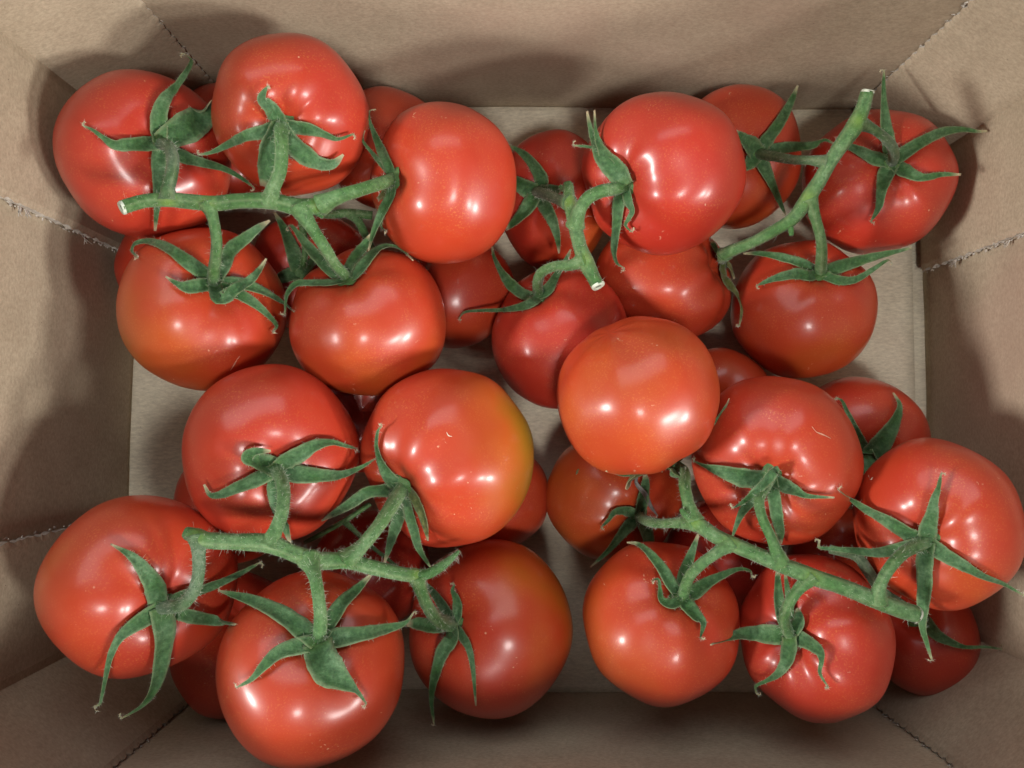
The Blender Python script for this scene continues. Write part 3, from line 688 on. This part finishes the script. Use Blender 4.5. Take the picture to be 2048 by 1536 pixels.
def scar(k, pix, w, mat, name='scar', label='pale curved scar'):
    t = TOM[k]; P = []
    for x, y in pix:
        d = hit(t['tree'], x, y)
        if d is None: return
        P.append(at_depth(x, y, d - .00008))
    n = lambda p: (p - t['c']).normalized()
    wd = [w * .3] + [w] * (len(P) - 2) + [w * .3]
    vs, fs, dat = ribbon(P, wd, t['c'], n, .05, 1.0)
    o = mesh_obj(name, [v - t['eo'] for v in vs], fs, mat, t['e'], data=dat); o['label'] = label
scar('T20', [(1624,853),(1634,864),(1648,870),(1662,877)], .0005, MSCAR)
scar('T30', [(893,864),(897,871),(904,873)], .0004, MFLECK, label='tiny pale curved scar')
scar('T2', [(700,143),(707,148),(713,150)], .0014, MFLECK, 'fleck', 'cream fleck stuck to the skin')
scar('T4', [(480,712),(474,720),(466,733),(461,741)], .0005, MSCAR, label='thin grey scratch')
scar('T23', [(1158,938),(1155,943),(1152,949)], .0012, MS, 'fleck', 'dark green fleck on the skin')
scar('T22', [(1737,950),(1742,958),(1745,954)], .0009, MFLECK, 'fleck', 'pale fleck near its left edge')

# ---------------------------------------------------------------- vines
def tube(P, Rr, seed, ns=14, ridges=.08, junc=(), pale=1.0):
    vs = []; fs = []; dat = []; n = len(P)
    tg = (P[1] - P[0]).normalized(); nn = tg.orthogonal().normalized(); L = 0; tot = sum((P[i + 1] - P[i]).length for i in range(n - 1))
    for i in range(n):
        t2 = (P[min(n - 1, i + 1)] - P[max(0, i - 1)]).normalized()
        nn = (nn - t2 * nn.dot(t2)).normalized(); bb = t2.cross(nn)
        if i: L += (P[i] - P[i - 1]).length
        for j in range(ns):
            an = 6.28318 * j / ns
            r = Rr[i] * (1 + ridges * math.cos(5 * an + seed) + 0.04 * noise.noise(V3((an, L * 300, seed))) + .03 * noise.noise(P[i] * 220))
            p = P[i] + (nn * math.cos(an) + bb * math.sin(an)) * r
            vs.append(p)
            g = 0
            for (jp, jr) in junc: g = max(g, math.exp(-((p - jp).length / jr) ** 2))
            dat.append((0, max(0, math.cos(5 * an + seed)) ** 8 * .55, min(1, g * pale), 1))
    for i in range(n - 1):
        for j in range(ns): fs.append((i * ns + j, i * ns + (j + 1) % ns, (i + 1) * ns + (j + 1) % ns, (i + 1) * ns + j))
    for i, fl in ((0, 0), (n - 1, 1)):
        c = len(vs); vs.append(P[i]); dat.append((0, 0, 0, 1))
        for j in range(ns):
            f = (c, i * ns + (j + 1) % ns, i * ns + j); fs.append(f[::-1] if fl else f)
    return vs, fs, dat

def vine(label, rachis, zr, peds, cut=None, extra=(), hairs=1.0, low=False, mat=MV, node=1.0):
    """rachis: [(x,y,width px)], zr heights (m) per control or one value; peds: [(tomato or None, grey, [(x,y,w)...])]"""
    P = []; Wd = []
    for m, (x, y, w) in enumerate(rachis):
        z = zr[m] if isinstance(zr, (list, tuple)) else zr
        p = at_z(x, y, z); d = project(p)[2]; r = w / 2 * d / F
        da = hit(ALL, x, y)
        if da is not None and not low and da - r * .9 < d: d = da - r * .9
        P.append([x, y, d, w])
    for _ in range(2):     # ease abrupt height steps
        ds = [p[2] for p in P]
        for m in range(1, len(P) - 1): P[m][2] = min(P[m][2], (ds[m - 1] + 2 * ds[m] + ds[m + 1]) / 4)
    pts = [at_depth(x, y, d) for x, y, d, w in P]; wid = [w / 2 * 1.0 * d / F for x, y, d, w in P]
    C, Rr = catmull(pts, wid, 8)
    e = empty('tomato_vine', C[0]); tag(e, label, 'vine', 'green tomato vines')
    eo = V3(C[0])
    starts = []; tubes = []
    hair = []
    for (tk, grey, pp) in peds:
        s = V3(at_depth(pp[0][0], pp[0][1], 1)) ; 
        # start on the rachis: nearest sample in the image
        best = min(range(len(C)), key=lambda i: (project(C[i])[0] - pp[0][0]) ** 2 + (project(C[i])[1] - pp[0][1]) ** 2)
        st = C[best]; d0 = project(st)[2]
        if tk: en = CALPOS[tk]; d1 = project(en)[2]
        else: d1 = d0 + .004; en = None
        Q = [st.copy()]; Wq = [pp[0][2] / 2 * d0 / F * .85]
        q2 = pp[1:] + ([(project(en)[0], project(en)[1], pp[-1][2] * 1.05)] if en is not None else [])
        for m, (x, y, w) in enumerate(q2):
            u = (m + 1) / len(q2); d = d0 + (d1 - d0) * u - (.007 * math.sin(math.pi * min(1, u * 1.0)) if tk else 0)
            r = w / 2 * d / F
            da = hit(ALL, x, y)
            if u < .99 and da is not None and da - r * .8 < d and not low: d = da - r * .8
            if u >= .99 and tk: d = d1 + .0005
            Q.append(at_depth(x, y, d)); Wq.append(w / 2 * d / F)
        c2, r2 = catmull(Q, Wq, 8)
        for i in range(min(9, len(r2))): r2[i] *= 1.05 + .75 * (1 - i / 9) ** 2
        starts.append((st, .0042)); tubes.append((c2, r2, grey))
    vs, fs, dat = tube(C, Rr, 1.0, 18, .06, [(s + (CAM - s).normalized() * .0015, .0026) for s, _ in starts[::2]], pale=node * .7)
    mesh_obj('stem', [v - eo for v in vs], fs, mat, e, data=dat)
    for n_, (c2, r2, grey) in enumerate(tubes):
        vs, fs, dat = tube(c2, r2, n_ * 1.3, 14, .05, [(c2[0], .003)], pale=.25 * node)
        mesh_obj('pedicel', [v - eo for v in vs], fs, MVG if grey else mat, e, data=dat)
    if cut is not None:
        for (which, ang) in cut:
            i0 = 0 if which == 0 else len(C) - 1; i1 = 1 if which == 0 else len(C) - 2
            d = (C[i0] - C[i1]).normalized(); a = d.orthogonal().normalized(); b = d.cross(a); r = Rr[i0] * 1.02
            vs = []; fs = []; mi = []; rings = [(0, -.0002), (.42, -.0002), (.5, .0), (.9, .0002), (1.0, -.0002), (1.02, -.0009)]
            for (q, h) in rings:
                for j in range(20):
                    an = j * .314159; vs.append(C[i0] + (a * math.cos(an) + b * math.sin(an)) * r * q * (1 + .06 * math.sin(3 * an)) + d * (h + .0004) - eo)
            for q in range(5):
                for j in range(20):
                    fs.append((q * 20 + j, (q + 1) * 20 + j, (q + 1) * 20 + (j + 1) % 20, q * 20 + (j + 1) % 20)); mi.append(1 if q == 0 else 0)
            o = mesh_obj('cut_end', vs, fs, [MCUT, MCORE], e, mi=mi); o['label'] = 'pale cut end with a hollow core'
    for (pix, w, zo) in extra:       # nubs and tails
        best = min(range(len(C)), key=lambda i: (project(C[i])[0] - pix[0][0]) ** 2 + (project(C[i])[1] - pix[0][1]) ** 2)
        d0 = project(C[best])[2]; Q = [C[best].copy()] + [at_depth(x, y, d0 + zo) for x, y in pix[1:]]
        c2, r2 = catmull(Q, [ww / 2 * d0 / F for ww in w], 6)
        vs, fs, dat = tube(c2, r2, 2.0, 10, .05)
        mesh_obj('side_shoot', [v - eo for v in vs], fs, mat, e, data=dat); tubes.append((c2, r2, False))
    for (c2, r2) in [(C, Rr)] + [(a_, b_) for a_, b_, _ in tubes]:
        for i in range(len(c2) - 1):
            seg = (c2[i + 1] - c2[i]); L = seg.length; nh = rng.poisson(L * 4200 * hairs * (1 + .8 * noise.noise(c2[i] * 120)) if L > 0 else 0)
            tg = seg.normalized() if L > 0 else V3((1, 0, 0)); a = tg.orthogonal().normalized(); b = tg.cross(a)
            for _ in range(nh):
                an = rng.uniform(0, 6.283); dr = a * math.cos(an) + b * math.sin(an)
                p = c2[i] + seg * rng.random() + dr * r2[i] * .95
                hair.append((p, (dr + tg * rng.normal(0, .35)).normalized(), rng.uniform(.0006, .0026) * (1 if rng.random() < .4 else .6)))
    vs, fs = hair_mesh(hair, eo, .000040)
    if fs: tag(mesh_obj('fine_hairs', vs, fs, MHAIR, e, smooth=False), kind='stuff')
    return e

vine('upper left green vine with a pale ringed cut end, joining five tomatoes',
     [(244,415,27),(290,402,26),(342,400,28),(376,403,29),(427,407,30),(478,402,29),(540,402,32),(588,412,32),(622,413,32),(645,408,28)],
     [.121,.115,.114,.113,.112,.111,.110,.108,.106,.106],
     [('T1', 1, [(335,396,30),(336,376,26),(343,349,24),(346,318,24),(337,293,24)]),
      ('T2', 0, [(537,395,30),(548,375,27),(561,340,26),(564,300,26),(563,268,28)]),
      ('T4', 0, [(412,408,26),(425,435,22),(433,478,22),(431,515,22),(427,548,24)]),
      ('T5', 0, [(600,412,30),(626,458,24),(650,495,24),(670,528,22)]),
      ('T3', 0, [(640,408,30),(678,392,28),(720,379,26),(755,368,26)])],
     cut=[(0, 0)], extra=[([(625,415),(638,428),(646,434)], [14, 12, 8], .002)])
vine('short upright vine right of centre with a white cut lower end',
     [(1136,368,20),(1138,395,24),(1143,425,25),(1152,462,27),(1161,497,28),(1171,523,32),(1186,553,27),(1196,572,27)],
     [.080,.082,.085,.087,.088,.088,.089,.090],
     [('T10', 1, [(1140,405,24),(1118,400,21),(1095,390,21)]),
      ('T13', 0, [(1152,452,26),(1158,422,26),(1175,397,26),(1200,383,26),(1225,378,26)]),
      ('T12', 0, [(1168,522,28),(1142,530,22),(1112,532,20),(1086,543,20),(1075,564,21)])],
     cut=[(1, 0)], extra=[([(1138,385),(1124,376),(1118,372)], [14, 12, 7], .003)])
vine('upper right vine with a square cut top, running down from the corner to three tomatoes',
     [(1735,183,25),(1725,218,28),(1709,253,34),(1682,291,29),(1659,326,27),(1639,361,27),(1620,390,30),(1587,436,26),(1550,460,24),(1507,484,23),(1464,501,24),(1443,512,26)],
     [.098,.096,.094,.092,.089,.086,.082,.078,.073,.067,.060,.056],
     [('T15', 1, [(1722,246,24),(1745,258,18),(1768,275,19),(1785,295,20),(1788,312,21)]),
      ('T14', 1, [(1655,322,24),(1625,321,18),(1590,320,18),(1552,314,19)]),
      ('T16', 0, [(1621,395,26),(1631,436,20),(1642,480,20),(1643,515,22)]),
      ('T17', 0, [(1450,510,22),(1446,514,20),(1444,518,18)])],
     cut=[(0, 0)], extra=[([(1578,448),(1582,460),(1583,471)], [13, 12, 9], 0)], hairs=.5)
vine('lower right vine slanting down over five tomatoes, its cut end at the right',
     [(1380,1035,24),(1394,1046,30),(1431,1072,29),(1465,1088,30),(1510,1107,29),(1562,1130,31),(1590,1140,33),(1629,1155,33),(1681,1172,31),(1734,1193,33),(1787,1214,33),(1833,1229,34)],
     [.098,.100,.102,.103,.105,.107,.108,.109,.110,.110,.110,.109],
     [('T18', 0, [(1392,1040,28),(1378,1010,24),(1370,974,24),(1367,945,25)]),
      ('T23', 0, [(1390,1045,26),(1350,1046,20),(1320,1047,19),(1295,1042,20)]),
      ('T24', 0, [(1462,1088,26),(1432,1106,22),(1400,1130,22),(1377,1156,22)]),
      ('T20', 0, [(1560,1128,26),(1544,1080,20),(1525,1038,20),(1518,1003,21),(1527,980,22)]),
      ('T25', 0, [(1625,1155,26),(1596,1180,22),(1577,1210,22),(1569,1240,22)]),
      ('T22', 0, [(1752,1200,30),(1762,1166,22),(1783,1131,23),(1812,1103,25)])],
     cut=[(1, 0)], extra=[([(1392,1048),(1372,1030),(1362,1018)], [18, 15, 9], -.001)])
vine('lower left vine, thickest and hairiest, joining five tomatoes with a leafy tail',
     [(373,1066,26),(392,1072,33),(413,1080,34),(471,1083,33),(539,1087,37),(590,1107,33),(635,1121,36),(693,1121,32),(744,1134,30),(806,1148,28),(833,1150,28)],
     [.126,.127,.128,.127,.125,.122,.119,.115,.111,.106,.103],
     [('T31', 1, [(394,1076,30),(398,1105,26),(397,1150,24),(384,1188,25),(355,1212,27)]),
      ('T29', 0, [(541,1086,34),(549,1064,28),(562,1030,27),(567,990,26),(563,960,26)]),
      ('T32', 0, [(620,1118,34),(630,1155,25),(638,1203,25),(641,1245,27)]),
      ('T30', 0, [(690,1120,34),(722,1094,28),(755,1055,27),(783,1012,29)]),
      ('T33', 0, [(832,1150,28),(842,1180,25),(857,1215,26),(878,1240,28)])],
     extra=[([(830,1150),(855,1148),(881,1134),(905,1115),(919,1101)], [24, 22, 20, 13, 5], .0)], hairs=2.0)
vine('shaded lower vine glimpsed beneath the upper left one',
     [(590,405,14),(646,428,16),(696,426,17),(745,431,17)], [.06,.062,.062,.060],
     [(None, 0, [(700,427,18),(717,443,17),(733,475,16),(745,500,14)]), (None, 0, [(600,410,14),(604,450,14),(610,495,13),(606,535,12)])], low=True, hairs=2.2, node=0)
vine('dark lower vine showing beside the lower right vine under the edge tomato',
     [(1660,1098,18),(1712,1112,20),(1735,1140,22),(1762,1180,20),(1805,1208,16),(1850,1240,14)], [.085,.086,.086,.080,.072,.066], [], low=True, hairs=.4, node=0, mat=MVG)
vine('thin dark vine deep under the lower left vine',
     [(610,1085,9),(680,1047,10),(740,1008,9)], [.06,.065,.06], [(None, 0, [(690,1042,9),(740,1090,8),(790,1130,7),(835,1165,6)])], low=True, hairs=1, node=0)
